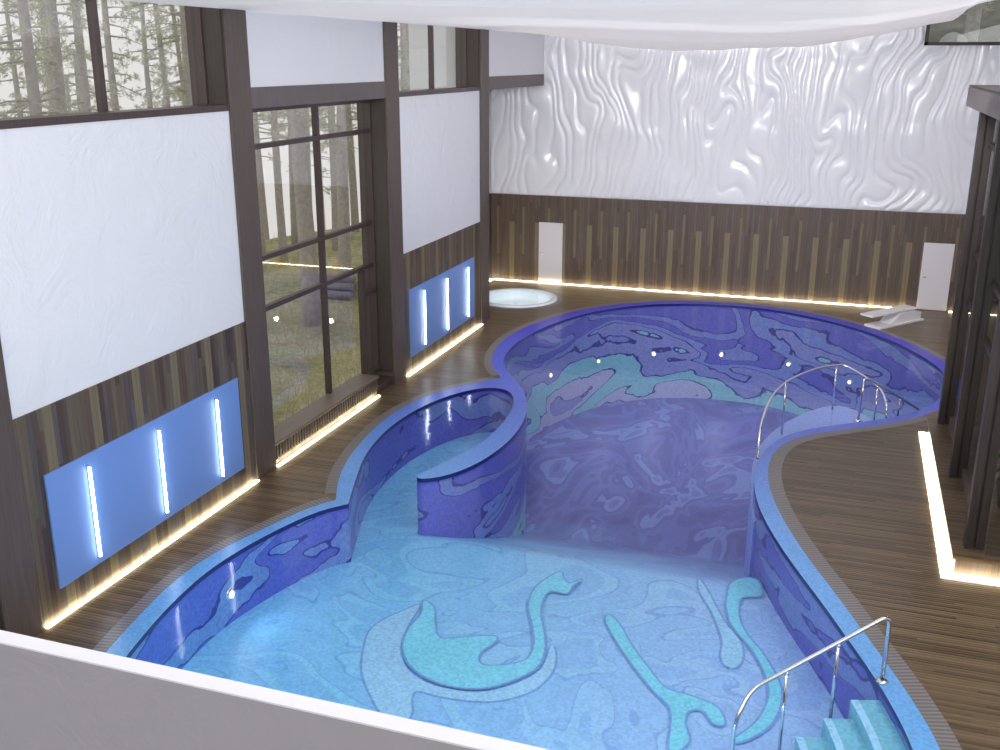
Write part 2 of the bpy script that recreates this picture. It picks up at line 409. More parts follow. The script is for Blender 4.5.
Bi = [(-6.45,20.84),(-6.65,21.30),(-7.02,21.93),(-7.39,22.47),(-7.70,23.05),(-7.93,23.75),(-8.05,24.85),(-7.98,26.05),(-7.72,27.35),(-7.30,28.55),(-6.70,29.62),(-5.79,30.56),(-4.95,31.08),(-3.91,31.40),(-2.62,31.46),(-1.55,31.22),(-.55,30.68),(.20,30.15),(1.08,29.25),(1.80,28.2),(2.32,27.04),(2.60,26.1),(2.65,25.2),(2.5,24.3),(2.3,23.5),(1.93,22.76),(1.5,22.24),(.9,21.70),(.13,21.12),(-.34,20.70),(-.77,20.1),(-1.03,19.32),(-1.13,18.57),(-1.13,17.85),(-1.05,17.12),(-.92,16.48),(-.75,15.89),(-.49,15.14),(-.17,14.35),(.17,13.57),(.50,12.77),(.80,12.03),(1.06,11.3),(1.27,10.5),(1.38,9.5),(1.34,8.4),(1.02,7.45),(.15,6.62)]
FRi = [(-1.5,6.1),(-4.0,5.95),(-6.0,6.3),(-7.2,7.1),(-7.85,8.1)]
def outer_pts():
    a = relax(smooth_path(FR[-1:]+Ao, 5)[5:], 3); b = relax(smooth_path(Ao2, 5), 3); c = relax(smooth_path(Bo+FR, 5), 5)
    return [tuple(p) for p in a[:-1]+b[:-1]+c]
def inner_pts():
    a = relax(smooth_path(FRi[-1:]+Ai, 5)[5:], 3); b = relax(smooth_path(Ai2+Bi[1:]+FRi, 5), 3)
    return [tuple(p) for p in a[:-1]+b]
DO, WI = outer_pts(), inner_pts()
def loop_edges(bm, pts, z):
    vs = [bm.verts.new((p[0], p[1], z)) for p in pts]
    return vs, [bm.edges.new((vs[i], vs[(i+1) % len(vs)])) for i in range(len(vs))]
ZW = -.055                     # water level
# ------------------------------------------------------------------ the deck
bm = bmesh.new()
_, e1 = loop_edges(bm, DO, 0.0)
_, e2 = loop_edges(bm, [(XO,-6),(XR,-6),(XR,YB),(XA,YB),(XA,27.0),(XO,27.0)], 0.0)
_, e3 = loop_edges(bm, [(-9.66+1.2*math.cos(k*PI/24), 30.18+1.2*math.sin(k*PI/24)) for k in range(48)], 0.0)
bmesh.ops.triangle_fill(bm, edges=e1+e2+e3, use_beauty=True, use_dissolve=False)   # openings for the pool and the whirlpool
o = struct(link('floor', bm, M['deck']))
# ------------------------------------------------------------------ the pool
pool = thing('swimming_pool', 'large curving blue mosaic swimming pool with a hooked divider wall', 'pool', (-3.5, 16, 0))
bm = bmesh.new()
_, e1 = loop_edges(bm, DO, .004); wi, e2 = loop_edges(bm, WI, .004)
bmesh.ops.triangle_fill(bm, edges=e1+e2, use_beauty=True, use_dissolve=False)
do2 = [bm.verts.new((p[0], p[1], -.06)) for p in DO]
for f in bm.faces:
    if f.normal.z < 0: f.normal_flip()
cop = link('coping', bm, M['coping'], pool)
def ribbon(pts, z0, z1, closed=True):
    bm = bmesh.new(); n = len(pts)
    a = [bm.verts.new((p[0], p[1], z0(p) if callable(z0) else z0)) for p in pts]; b = [bm.verts.new((p[0], p[1], z1)) for p in pts]
    for i in range(n if closed else n-1):
        bm.faces.new((a[i], a[(i+1) % n], b[(i+1) % n], b[i])).smooth = True
    return bm
bm = ribbon(WI, -.075, .003)
link('coping_lip', bm, M['lip'], pool)
def zfloor(x, y):
    t = (y-15.7)/(20.4-15.7); t = min(1, max(0, t))
    return -1.1-2.0*t
i_t0 = min(range(len(WI)), key=lambda i: (WI[i][0]+7.59)**2+(WI[i][1]-14.33)**2)
i_t1 = min(range(len(WI)), key=lambda i: (WI[i][0]+6.55)**2+(WI[i][1]-21.05)**2)
# perimeter wall, and the hooked divider (from the crown of its inner bay round the tip to the neck)
i_d0 = min(range(len(WI)), key=lambda i: (WI[i][0]+7.37)**2+(WI[i][1]-21.24)**2)
i_d1 = min(range(len(WI)), key=lambda i: (WI[i][0]+6.45)**2+(WI[i][1]-20.84)**2)
N = len(WI)
per = [WI[i % N] for i in range(i_d1, i_d0+N+1)]; div = [WI[i] for i in range(i_d0, i_d1+1)]
link('pool_wall', ribbon(per, -3.25, -.07, False), M['wallmos'], pool)
link('divider_wall', ribbon(div, -3.25, -.07, False), M['wallmos'], pool)
def in_poly(x, y, P):
    c = False; n = len(P); j = n-1
    for i in range(n):
        if (P[i][1] > y) != (P[j][1] > y) and x < (P[j][0]-P[i][0])*(y-P[i][1])/(P[j][1]-P[i][1])+P[i][0]: c = not c
        j = i
    return c
bm = bmesh.new()
xs = np.arange(-9.1, 3.3, .2); ys = np.arange(5.2, 32.2, .2); gv = {}
for i, x in enumerate(xs):
    for j, y in enumerate(ys):
        gv[i, j] = bm.verts.new((x, y, zfloor(x, y)))
for i in range(len(xs)-1):
    for j in range(len(ys)-1):
        bm.faces.new((gv[i, j], gv[i+1, j], gv[i+1, j+1], gv[i, j+1])).smooth = True
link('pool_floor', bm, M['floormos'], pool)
i_tip = min(range(len(WI)), key=lambda i: math.dist(WI[i], (-6.96, 15.82)))
bm = bmesh.new(); prism(bm, [(p[0], p[1]) for p in WI[i_t0:i_tip+1]], -3.2, -1.095)
link('bay_floor', bm, M['floorshallow'], pool)
# inlaid swirls of the floor mosaic
SW = {
'A': ([(-3.62,14.94),(-3.7,14.73),(-3.73,14.43),(-3.98,14.44),(-4.05,14.2),(-3.96,13.68),(-3.73,13.11),(-3.6,12.67),(-3.59,12.21),(-3.84,11.8),(-4.17,11.5),(-4.64,11.42),(-5.07,11.54),(-5.42,11.81),(-5.65,12.21),(-5.73,12.68),(-5.72,13.07),(-5.84,13.44),(-5.62,13.31),(-5.44,12.91),(-5.27,12.58),(-5.08,12.52),(-4.74,12.7),(-4.41,12.82),(-4.38,12.64),(-4.48,12.37),(-4.42,12.1),(-4.24,12.05),(-3.91,12.22),(-3.76,12.44),(-3.79,12.84),(-3.95,13.29),(-4.2,13.87),(-4.26,14.42),(-4.16,14.83),(-4.02,15.11),(-3.93,14.91),(-3.78,14.76)], 'aqua'),
'B': ([(-6.08,11.71),(-6.29,12.36),(-6.23,12.77),(-6.06,13.09),(-5.88,13.36),(-5.82,12.84),(-5.72,12.3),(-5.56,11.94),(-5.3,11.61),(-4.82,11.39),(-4.16,11.46),(-3.73,11.84),(-3.52,12.29),(-3.55,12.93),(-3.38,12.51),(-3.37,12.07),(-3.54,11.64),(-3.97,11.29),(-4.61,11.18),(-4.99,11.2),(-5.0,10.99),(-4.88,10.73),(-4.89,10.54),(-5.19,10.53),(-5.56,10.9),(-5.89,11.32)], 'paleaqua'),
'C': ([(-2.93,14.03),(-2.71,13.78),(-2.41,13.26),(-2.05,12.74),(-1.75,12.36),(-1.38,12.28),(-1.02,12.15),(-.87,11.82),(-1.0,11.77),(-1.17,12.0),(-1.36,11.94),(-1.37,11.65),(-1.26,11.32),(-1.36,11.07),(-1.47,11.07),(-1.53,11.59),(-1.62,11.95),(-1.9,12.26),(-2.22,12.68),(-2.54,13.15),(-2.91,13.77)], 'aqua'),
'D': ([(-1.22,15.09),(-1.23,15.61),(-1.07,15.88),(-.82,15.91),(-.71,15.42),(-.91,15.3),(-1.02,15.19),(-1.0,14.68),(-.84,14.18),(-.58,13.74),(-.38,13.32),(-.22,12.84),(-.22,12.33),(-.34,11.88),(-.58,11.54),(-.72,11.49),(-.5,11.9),(-.38,12.35),(-.37,12.78),(-.5,13.28),(-.72,13.78),(-1.04,14.29),(-1.19,14.81)], 'aqua'),
'E': ([(-1.75,15.66),(-1.52,15.2),(-1.19,14.42),(-.91,13.97),(-.81,13.5),(-.87,13.21),(-1.0,13.19),(-1.11,13.4),(-1.15,13.89),(-1.4,14.64),(-1.68,15.25)], 'paleaqua'),
}
for kz, (k, (pts, mt)) in enumerate(sorted(SW.items(), key=lambda q: 'BECDA'.index(q[0]))):
    sm = [tuple(p) for p in smooth_path(pts, 4, True)]
    c = np.array(pts)
    # darker outline, a touch wider, just under the inlay
    n = len(sm); area = sum(sm[i][0]*sm[(i+1) % n][1]-sm[(i+1) % n][0]*sm[i][1] for i in range(n)); sg = 1 if area > 0 else -1
    wide = []
    for i in range(n):
        t = Vector((sm[(i+1) % n][0]-sm[i-1][0], sm[(i+1) % n][1]-sm[i-1][1])).normalized()
        wide.append((sm[i][0]+sg*t.y*.035, sm[i][1]-sg*t.x*.035))
    par = None
    for pp, zz, mm, nm in ((sm, .007, M[mt], 'mosaic_swirl'), (wide, .003, M['inline'], 'swirl_outline')):
        bm = bmesh.new(); _, e = loop_edges(bm, pp, -1.1+zz+.008*kz)
        bmesh.ops.triangle_fill(bm, edges=e, use_beauty=True)
        for f in bm.faces: f.normal_update()
        ob = link(nm, bm, mm, par or pool)
        if par is None: par = ob
# underwater landing at the cape
LED = [(-1.0,16.6),(-1.12,17.4),(-1.22,18.49),(-1.27,19.21),(-1.25,20.01),(-1.13,20.95),(-.83,21.98),(-.35,22.95),(.05,23.48),(.4,23.55),(.73,23.22),(.98,22.73),(1.12,22.0)]
led = [tuple(p) for p in relax(smooth_path(LED, 4), 3)]+[(.9,21.35),(0,20.5),(-.7,19.9),(-.85,19),(-.85,18),(-.75,17)]
bm = bmesh.new(); prism(bm, led, -3.2, -.34)
link('entry_landing', bm, M['ledge'], pool)
# entry steps by the near handrail: strips following the edge, each lower and ending a little nearer
def offset_in(p, t, d):
    return (p[0]-t.y*d*1, p[1]+t.x*d*1)
i0 = min(range(N), key=lambda i: (WI[i][0]-.92)**2+(WI[i][1]-11.72)**2); i1 = min(range(N), key=lambda i: (WI[i][0]-1.35)**2+(WI[i][1]-8.6)**2)
for s in range(4):
    seg = [WI[i] for i in range(i0, i1) if WI[i][1] < 11.72-.16*s]
    d0, d1 = -.02 if s == 0 else .36*s-.03, .36*(s+1)
    A_, B_ = [], []
    for i, p in enumerate(seg):
        q = seg[min(i+1, len(seg)-1)]; r = seg[max(i-1, 0)]
        t = Vector((q[0]-r[0], q[1]-r[1])).normalized()
        A_.append((p[0]+t.y*d0, p[1]-t.x*d0)); B_.append((p[0]+t.y*d1, p[1]-t.x*d1))
    bm = bmesh.new(); prism(bm, A_+B_[::-1], -1.12, -.16-.16*s)
    st = link('step', bm, M['teal'], pool)
    bm = bmesh.new()
    C_ = [(a[0]+(b[0]-a[0])*.75, a[1]+(b[1]-a[1])*.75) for a, b in zip(A_, B_)]
    z = -.16-.16*s
    va = [bm.verts.new((*p, z+.004)) for p in C_]; vb = [bm.verts.new((*p, z+.004)) for p in B_]
    for i in range(len(va)-1): bm.faces.new((va[i], vb[i], vb[i+1], va[i+1]))
    link('step_nosing', bm, M['paleaqua'], st)
# water
bm = bmesh.new(); _, e = loop_edges(bm, WI, ZW)
bmesh.ops.triangle_fill(bm, edges=e, use_beauty=True, use_dissolve=False)
for f in bm.faces:
    f.normal_update()
    if f.normal.z < 0: f.normal_flip()
me = bpy.data.meshes.new('pool_water'); bm.to_mesh(me); bm.free(); me.materials.append(M['water'])
wat = bpy.data.objects.new('pool_water', me); COL.objects.link(wat)
tag(wat, 'clear still water filling the blue mosaic pool', 'water', None, 'stuff')

# drain grate round the pool: ribbed strip just outside the coping
def grate(pts, w, side, label):
    bm = bmesh.new(); uvl = bm.loops.layers.uv.new('UVMap'); s = 0; rows = []
    n = len(pts)
    for i, p in enumerate(pts):
        q = pts[min(i+1, n-1)]; r = pts[max(i-1, 0)]
        t = Vector((q[0]-r[0], q[1]-r[1])).normalized()
        if i: s += math.dist(p, pts[i-1])
        a = bm.verts.new((p[0], p[1], .006)); b = bm.verts.new((p[0]-side*t.y*w, p[1]+side*t.x*w, .006)); rows.append((a, b, s))
    for (a, b, s0), (c, d, s1) in zip(rows[:-1], rows[1:]):
        f = bm.faces.new((a, c, d, b))
        for l, uv in zip(f.loops, ((s0, 0), (s1, 0), (s1, 1), (s0, 1))): l[uvl].uv = uv
    o = link('drain_grate', bm, M['grate'])
    tag(o, label, 'drain grate', 'drain grates round the pool'); return o
ia = min(range(len(DO)), key=lambda i: math.dist(DO[i], (-7.87, 14.41))); ib = min(range(len(DO)), key=lambda i: math.dist(DO[i], (-7.41, 22.05)))
ic = min(range(len(DO)), key=lambda i: math.dist(DO[i], (2.7, 27.0))); idd = min(range(len(DO)), key=lambda i: math.dist(DO[i], (1.93, 22.36))); ie = min(range(len(DO)), key=lambda i: math.dist(DO[i], (1.7, 9.5)))
grate(DO[:ia], .20, 1, 'ribbed grey drain strip between coping and deck under the near blue light panel')
grate(DO[ia+3:ib-3], .20, 1, 'ribbed grey drain strip along the divider bay by the tall window')
grate(DO[ib+2:ic], .20, 1, 'grey drain strip round the far rounded end of the pool')
grate(DO[idd:ie], .24, 1, 'ribbed grey drain strip along the right-hand deck edge of the pool')

# ------------------------------------------------------------------ left wall
WT = XL-XO
bm = B((XO, XL, -6, 8.79, 0, ZC),                                    # ahead of the first column
       (XO, XL, 9.0, 15.1, 2.0, HD), (XO, XL-.02, 9.0, 15.1, 0, 2.5),   # bay 1 under its window
       (XO, XL, 15.1, 21.1, HT, ZC),                                # bay 2 over the header
       (XO, XL, 21.1, 27.1, 2.0, HD), (XO, XL-.02, 21.1, 27.1, 0, 2.5), # bay 3
       (XL-.35, XL, 27.1, YB, HT, ZC),                              # bay 4 over the beam
       (XA, XL-.35, 27.0, 27.12, 0, ZC))
struct(link('wall_left', bm, M['plaster']))
def wains(name, bx, m): return struct(link(name, B(bx), M[m]))
wains('trim_1', (XL-.02, XL+.02, 9.35, 14.98, 0, 2.95), 'wainscot_side')
wains('trim_6', (XL-.02, XL+.02, 4.5, 8.8, 0, 6.4), 'darkwood')
wains('trim_2', (XL-.02, XL+.02, 21.37, 26.9, 0, 2.95), 'wainscot_side')
COLS = [(8.79, 9.40, 'wood-clad column by the balcony parapet at the near end of the left wall'),
        (14.74, 15.38, 'wood-clad column between the near blue light panel and the tall window'),
        (20.72, 21.38, 'wood-clad column between the tall window and the far blue light panel'),
        (26.72, 27.38, 'wood-clad column beside the whirlpool alcove')]
for y0, y1, lab in COLS:
    bm = bmesh.new(); box(bm, XO+.02, XL+.05, y0, y1, 0, ZC)
    o = link('column', bm, M['column'], None, (XL, (y0+y1)/2, 0), bevel=.012); tag(o, lab, 'column', 'columns of the left wall')
bm = B((XL-.30, XL+.03, 15.38, 20.74, HD, HT)); tag(link('header_beam', bm, M['beam'], None, (XL, 18, HD), bevel=.01), 'flat wooden header beam over the tall window', 'beam', 'header beams')
bm = B((XL-.30, XL+.03, 27.38, YB-.15, HD, HT)); tag(link('header_beam', bm, M['beam'], None, (XL, 30, HD), bevel=.01), 'flat wooden header beam over the whirlpool alcove, under a white wall block', 'beam', 'header beams')
def window(name, y0, y1, z0, z1, mull, trans, xg=-10.1, sill=True):
    """glazed opening of the left wall"""
    w = bpy.data.objects.new(name, None); COL.objects.link(w); w.location = (xg, (y0+y1)/2, z0); w['kind'] = 'structure'
    fw = .09
    link('window_frame', B((xg-.06, xg+.12, y0, y0+fw, z0, z1), (xg-.06, xg+.12, y1-fw, y1, z0, z1), (xg-.061, xg+.121, y0, y1, z0, z0+fw), (xg-.061, xg+.121, y0, y1, z1-fw, z1)), M['frame'], w)
    link('window_jamb', B((xg+.12, XL-.001, y0-.01, y0+.05, z0, z1), (xg+.12, XL-.001, y1-.05, y1+.01, z0, z1)), M['jamb'], w)
    for y in mull: link('mullion', B((xg-.05, xg+.06, y-.05, y+.05, z0+fw, z1-fw)), M['frame'], w)
    for z in trans: link('transom', B((xg-.052, xg+.062, y0+fw, y1-fw, z-.045, z+.045)), M['frame'], w)
    if sill: link('window_sill', B((xg+.1, XL+.02, y0, y1, z0-.0, z0+.10)), M['frame'], w)
    ed = [y0+.05]+list(mull)+[y1-.05]; ez = [z0+.05]+list(trans)[::-1]+[z1-.05]
    for a, b in zip(ed[:-1], ed[1:]):
        for c, d in zip(ez[:-1], ez[1:]):
            bm = bmesh.new(); vs = [bm.verts.new(v) for v in ((xg, a, c), (xg, b, c), (xg, b, d), (xg, a, d))]; bm.faces.new(vs)
            link('window_pane', bm, M['glass'], w)
    return w
window('window_1', 9.40, 14.74, HD, ZC, [12.28], [])
w2 = window('window_2', 15.38, 20.74, .30, HD, [18.42], [5.78, 3.78, 2.83], sill=False)
window('window_3', 21.38, 26.72, HD, ZC, [24.45], [])
# narrow garden door in the right-hand part of the tall window
link('door_stile', B((-10.12, -9.98, 20.02, 20.10, .3, 2.83)), M['frame'], w2)
link('door_head', B((-10.11, -9.97, 20.1, 20.66, 2.22, 2.30)), M['frame'], w2)
# raised sill box with slatted front
sb = thing('sill_box', 'low wooden sill box with slatted front under the tall window', 'window sill', (XL, 17.5, 0))
link('sill_top', B((-10.12, XL+.03, 15.38, 19.9, .40, .46)), M['sill'], sb, bevel=.008)
link('sill_body', B((-10.1, XL-.02, 15.38, 19.86, 0, .40)), M['wainscot_side'], sb)
nsl = 43
for i in range(nsl):
    y = 15.42+i*(19.84-15.42)/(nsl-1)
    link('slat', B((XL-.03, XL+.005, y-.028, y+.028, .12, .40)), M['column'], sb)
st = thing('door_step', 'small wooden threshold step below the garden door of the tall window', 'step', (XL, 20.3, 0))
link('tread', B((-10.12, XL-.0, 19.92, 20.72, .14, .20)), M['frame'], st); link('riser', B((-10.1, XL-.05, 19.92, 20.72, 0, .14)), M['frame'], st)

# blue light panels
def light_panel(y0, y1, ys, lab):
    t = thing('wall_light', lab, 'wall light', (XL+.02, (y0+y1)/2, .4), 'blue light panels on the left wall')
    link('panel', B((XL+.02, XL+.055, y0, y1, .40, 2.06)), M['panel'], t, bevel=.006)
    for y in ys:
        bm = bmesh.new(); tube(bm, [(XL+.095, y, .53), (XL+.095, y, 1.88)], .020, 10)
        tb = link('light_tube', bm, M['tube'], t)
        link('tube_bracket', B((XL+.055, XL+.078, y-.014, y+.016, .50, 1.91)), M['steel'], tb)
light_panel(9.78, 14.33, (10.55, 12.09, 13.62), 'blue wall panel with three white light tubes between the balcony parapet and the tall window')
light_panel(21.67, 26.10, (22.47, 23.98, 25.52), 'blue wall panel with three white light tubes beyond the tall window, near the whirlpool')
def strip(bx, lab, lo=None):
    o = link('light_strip', B(bx), M['strip'], None, ((bx[0]+bx[1])/2, (bx[2]+bx[3])/2, bx[4])); tag(o, lab, 'light strip', 'warm light strips along the floor'); return o
strip((XL+.03, XL+.085, 9.44, 14.72, .0, .014), 'warm glowing strip at the foot of the wall under the near blue panel')
strip((XL+.015, XL+.075, 15.42, 19.84, .0, .014), 'warm glowing strip at the foot of the slatted sill box under the tall window')
strip((XL+.03, XL+.085, 21.42, 26.7, .0, .014), 'warm glowing strip at the foot of the wall under the far blue panel')
strip((XA+.07, XA+.16, 27.3, YB-.2, .0, .014), 'short warm glowing strip in the whirlpool alcove at the left corner')
strip((XA+.07, 2.22, YB-.15, YB-.10, .0, .014), 'long thin warm glowing strip along the foot of the back wall')
strip((3.22, XR-.05, YB-.15, YB-.10, .0, .014), 'short warm glowing strip to the right of the far right door')

# ------------------------------------------------------------------ back wall, alcove, other walls
WX0, WX1, WZ0, WZ1 = 1.70, 4.3, 7.74, 9.4          # high window in the back wall
bm = B((XA-.3, XR+.3, YB, YB+.3, 0, WZ0), (XA-.3, WX0, YB, YB+.3, WZ0, 10.6), (WX1, XR+.3, YB, YB+.3, WZ0, 10.6), (WX0, WX1, YB, YB+.3, WZ1, 10.6))
struct(link('wall_back', bm, M['tileedge']))
wains('trim_3', (XA+.02, XR, YB-.05, YB, 0, 2.93), 'wainscot_back')
bm = B((XA-.3, XA, 27.0, YB+.3, 0, ZC)); struct(link('wall_alcove', bm, M['plaster']))
wains('trim_4', (XA, XA+.05, 27.12, YB, 0, 2.93), 'wainscot_side')
# flowing white relief: domain-warped folds
def relief_h(X, Z):
    def fb(x, z, s, seed):
        r = np.random.RandomState(seed); v = np.zeros_like(x); a = 1.0; tot = 0
        for o in range(3):
            for k in range(5):
                ang = r.uniform(-.5, .5) + (PI/2 if r.rand() < .35 else 0); ph = r.uniform(0, 2*PI); fq = s*(1.8**o)*r.uniform(.7, 1.4)
                v += a*np.sin(fq*(x*np.cos(ang)+z*.62*np.sin(ang))+ph)
            tot += a*5; a *= .55
        return v/tot*2.2
    w1 = fb(X, Z, 1.15, 3); w2 = fb(X, Z, 1.5, 11); w3 = fb(X+w1*.4, Z+w2*.9, 2.6, 5)
    u = X*1.0+w1*.66+w3*.25+.20*np.sin(Z*1.15+w2*2.2)+.05*np.sin(Z*3.1+w1*4)
    ph = u*2*PI/.31
    s = np.sin(ph); 
    ridge = 1-np.abs(np.sin(ph*.5))                 # rounded backs with sharp creases
    amp = .55+.45*fb(X, Z, 1.9, 21)
    h = (1-ridge**1.6)*(.35+.65*np.clip(amp, 0, 1))
    h2 = np.clip(fb(X, Z, 3.1, 31)-.35, 0, 1)
    return .088*h+.06*h2+.025*w3
dx = .033
X = np.arange(XA+.06, XR-.02, dx); Z = np.arange(2.95, 8.9, .042)
XX, ZZ = np.meshgrid(X, Z, indexing='ij')
# a flat rim where the relief meets the wainscot
Hh = relief_h(XX, ZZ); rim = np.clip((ZZ-2.93)/.12, 0, 1); Hh = Hh*(.25+.75*rim)
nx, nz = Hh.shape
co = np.stack([XX, YB-.012-Hh, ZZ], -1).reshape(-1, 3)
idx = np.arange(nx*nz).reshape(nx, nz)
fc = np.stack([idx[:-1, :-1], idx[1:, :-1], idx[1:, 1:], idx[:-1, 1:]], -1).reshape(-1, 4)
cx = XX[:-1, :-1].reshape(-1); cz = ZZ[:-1, :-1].reshape(-1)
fc = fc[~((cx > WX0-.05) & (cx < WX1+.02) & (cz > WZ0-.05))]
me = bpy.data.meshes.new('relief_panel'); me.from_pydata(co.tolist(), [], fc.tolist()); me.materials.append(M['relief'])
for p in me.polygons: p.use_smooth = True
o = bpy.data.objects.new('relief_panel', me); COL.objects.link(o)
tag(o, 'glossy white relief panel of flowing vertical folds above the wood on the back wall', 'wall panel')
# alcove side relief (plain plaster above) is the wall itself
w4 = bpy.data.objects.new('window_4', None); COL.objects.link(w4); w4.location = (3, YB, WZ0); w4['kind'] = 'structure'
link('window_frame', B((WX0-.06, WX0+.03, YB-.24, YB+.2, WZ0-.07, WZ1), (WX0-.06, WX1, YB-.24, YB+.2, WZ0-.07, WZ0+.02), (WX1-.03, WX1+.06, YB-.24, YB+.2, WZ0-.07, WZ1)), M['darkwood'], w4)
bm = bmesh.new(); bm.faces.new([bm.verts.new(v) for v in ((WX0, YB-.05, WZ0), (WX1, YB-.05, WZ0), (WX1, YB-.05, WZ1), (WX0, YB-.05, WZ1))]); link('window_pane', bm, M['clearglass'], w4)
# right, rear
struct(link('wall_right', B((XR, XR+.3, -6, YB+.3, 0, 10.6)), M['tileedge']))
struct(link('wall_rear', B((XA-.3, XR+.3, -6.3, -6, 0, 10.6)), M['tileedge']))
struct(link('roof', B((XA-.3, XR+.3, -6.3, YB+.3, 10.6, 10.8)), M['roof']))
struct(link('wall_left_attic', B((XO-.1, XO, -6.3, 27.1, ZC, 10.6), (XA-.3, XA, 27.0, YB+.3, ZC, 10.6)), M['tileedge']))
# fabric ceiling
FX = [(-9.64,8.03),(-9.1,7.98),(-8.49,7.86),(-7.2,7.68),(-5.94,7.57),(-5.0,7.55),(-3.9,7.58),(-3.0,7.63),(-1.8,7.66),(-.9,7.76),(-.1,7.90),(.96,8.08),(1.66,8.22),(2.3,8.34),(2.55,8.66),(3.4,8.9),(4.98,9.0)]
fx = np.array([a for a, _ in FX]); fz = np.array([b for _, b in FX])
xs = np.linspace(-9.64, 4.98, 120); ys = np.linspace(-5.9, 32.72, 170)
NX = [(-9.64,8.03),(-8,8.02),(-6,7.97),(-4,7.90),(-2,7.86),(0,7.95),(1.66,8.25),(2.6,8.66),(4.98,9.0)]
nx_ = np.array([a for a, _ in NX]); nz_ = np.array([b for _, b in NX])
bm = bmesh.new(); gv = {}
for i, x in enumerate(xs):
    zb = float(np.interp(x, fx, fz)); zn = float(np.interp(x, nx_, nz_)); q = min(1, max(0, (x+9.64)/1.6))
    for j, y in enumerate(ys):
        back = math.exp(-((32.72-y)/3.6)**2)
        fold = .045*math.sin(y*2.1+1.2*math.sin(x*.6)+x*.25)+.03*math.sin(y*4.7-x*.7)
        swag = .10*math.sin(y*.55+.8*math.sin(x*.35))
        z = zb*back+zn*(1-back)+q*(fold*(.35+.65*(1-back))+.012*math.sin(x*5)*back+(swag+.06)*(1-back))+1.3*max(0, (6-y)/12)**1.5
        gv[i, j] = bm.verts.new((x, y, z))
for i in range(len(xs)-1):
    for j in range(len(ys)-1):
        bm.faces.new((gv[i, j], gv[i+1, j], gv[i+1, j+1], gv[i, j+1])).smooth = True
struct(link('ceiling', bm, M['fabric']))
struct(link('ceiling_alcove', B((XA+.01, XL-.36, 27.13, YB-.02, 8.05, 8.06)), M['fabric']))
# doors
def door(name, x0, x1, hx):
    d = bpy.data.objects.new(name, None); COL.objects.link(d); d.location = ((x0+x1)/2, YB, 0); d['kind'] = 'structure'
    link('door_leaf', B((x0, x1, YB-.09, YB-.045, .01, 2.05)), M['door'], d, bevel=.006)
    bm = bmesh.new(); tube(bm, [(hx, YB-.09, 1.02), (hx, YB-.15, 1.02), (hx+.11, YB-.15, 1.02)], .013, 8); link('door_handle', bm, M['steel'], d)
door('door_1', -9.74, -8.92, -9.66); door('door_2', 2.30, 3.15, 2.36)

# ------------------------------------------------------------------ whirlpool
TC = (-9.66, 30.18, 0)
tub = thing('hot_tub', 'round white whirlpool tub sunk in the deck of the alcove', 'hot tub', TC)
bm = bmesh.new(); lathe(bm, (0,0,0), [(1.29, .008), (1.29, .05), (1.26, .07), (1.17, .07), (1.12, .05), (1.09, .012), (1.09, -.02)], 64)
for v in bm.verts: v.co += Vector(TC)
link('tub_rim', bm, M['tubwhite'], tub, smooth=True)
bm = bmesh.new(); lathe(bm, TC, [(1.09, .014), (1.05, -.20), (.98, -.32), (.72, -.36), (.66, -.60), (.4, -.66), (.001, -.67)], 64); link('tub_basin', bm, M['tubwhite'], tub)
bm = bmesh.new(); lathe(bm, TC, [(1.10, .034), (.5, .034), (.001, .034)], 64); link('tub_water', bm, M['tubwater'], tub)
bm = bmesh.new(); lathe(bm, TC, [(1.29, .007), (1.45, .007)], 64); link('drain_ring', bm, M['ringgrey'], tub)
for a, r in ((-30, .85), (60, .84), (110, .86), (150, .85), (200, .85)):
    c = (TC[0]+r*math.cos(math.radians(a)), TC[1]+r*math.sin(math.radians(a)), -.355 if r > .7 else -.655)
    bm = bmesh.new(); lathe(bm, c, [(.06, 0), (.055, .012), (.02, .016), (.001, .016)], 12); link('jet', bm, M['jet'], tub)

l = bpy.data.lights.new('tub_fill', 'POINT'); l.energy = 26; l.color = (.85, .95, 1.0); l.shadow_soft_size = .12  # added point light to brighten the basin, no fixture in the tub
lo = bpy.data.objects.new('tub_fill', l); COL.objects.link(lo); lo.parent = tub; lo.location = (0, 0, -.38)
# ------------------------------------------------------------------ springboard
sp = thing('springboard', 'white low springboard stand on the deck before the far right door', 'diving board', (1.6, 30.7, 0))
ax = (.625, .78); O = Vector((.79, 30.13)); A2 = Vector(ax).normalized(); N2 = Vector((A2.y, -A2.x))
bm = bmesh.new(); obox(bm, O, ax, 1.98, .54, 0, .07); link('base_plate', bm, M['white'], sp, bevel=.01)
def side_prism(bm, prof, o, w0, w1):
    """profile in (along, z) swept across the width"""
    a = [bm.verts.new((*(o+A2*l+N2*w0), z)) for l, z in prof]; b = [bm.verts.new((*(o+A2*l+N2*w1), z)) for l, z in prof]
    n = len(prof); bm.faces.new(a); bm.faces.new(b[::-1])
    for i in range(n): bm.faces.new((a[i], b[i], b[(i+1) % n], a[(i+1) % n]))
bm = bmesh.new(); side_prism(bm, [(.55, .07), (.92, .36), (1.62, .36), (1.70, .27), (1.92, .27), (1.92, .07)], O, .07, .47); link('stand', bm, M['white'], sp, bevel=.015)
bm = bmesh.new(); side_prism(bm, [(.62, .0701), (.95, .31), (1.55, .31), (1.55, .0701)], O, .472, .482); link('side_panel', bm, M['white'], sp, bevel=.005)
bm = bmesh.new(); obox(bm, O-A2*.30+N2*.06, ax, 2.0, .42, .372, .43); link('board', bm, M['white'], sp, bevel=.012)

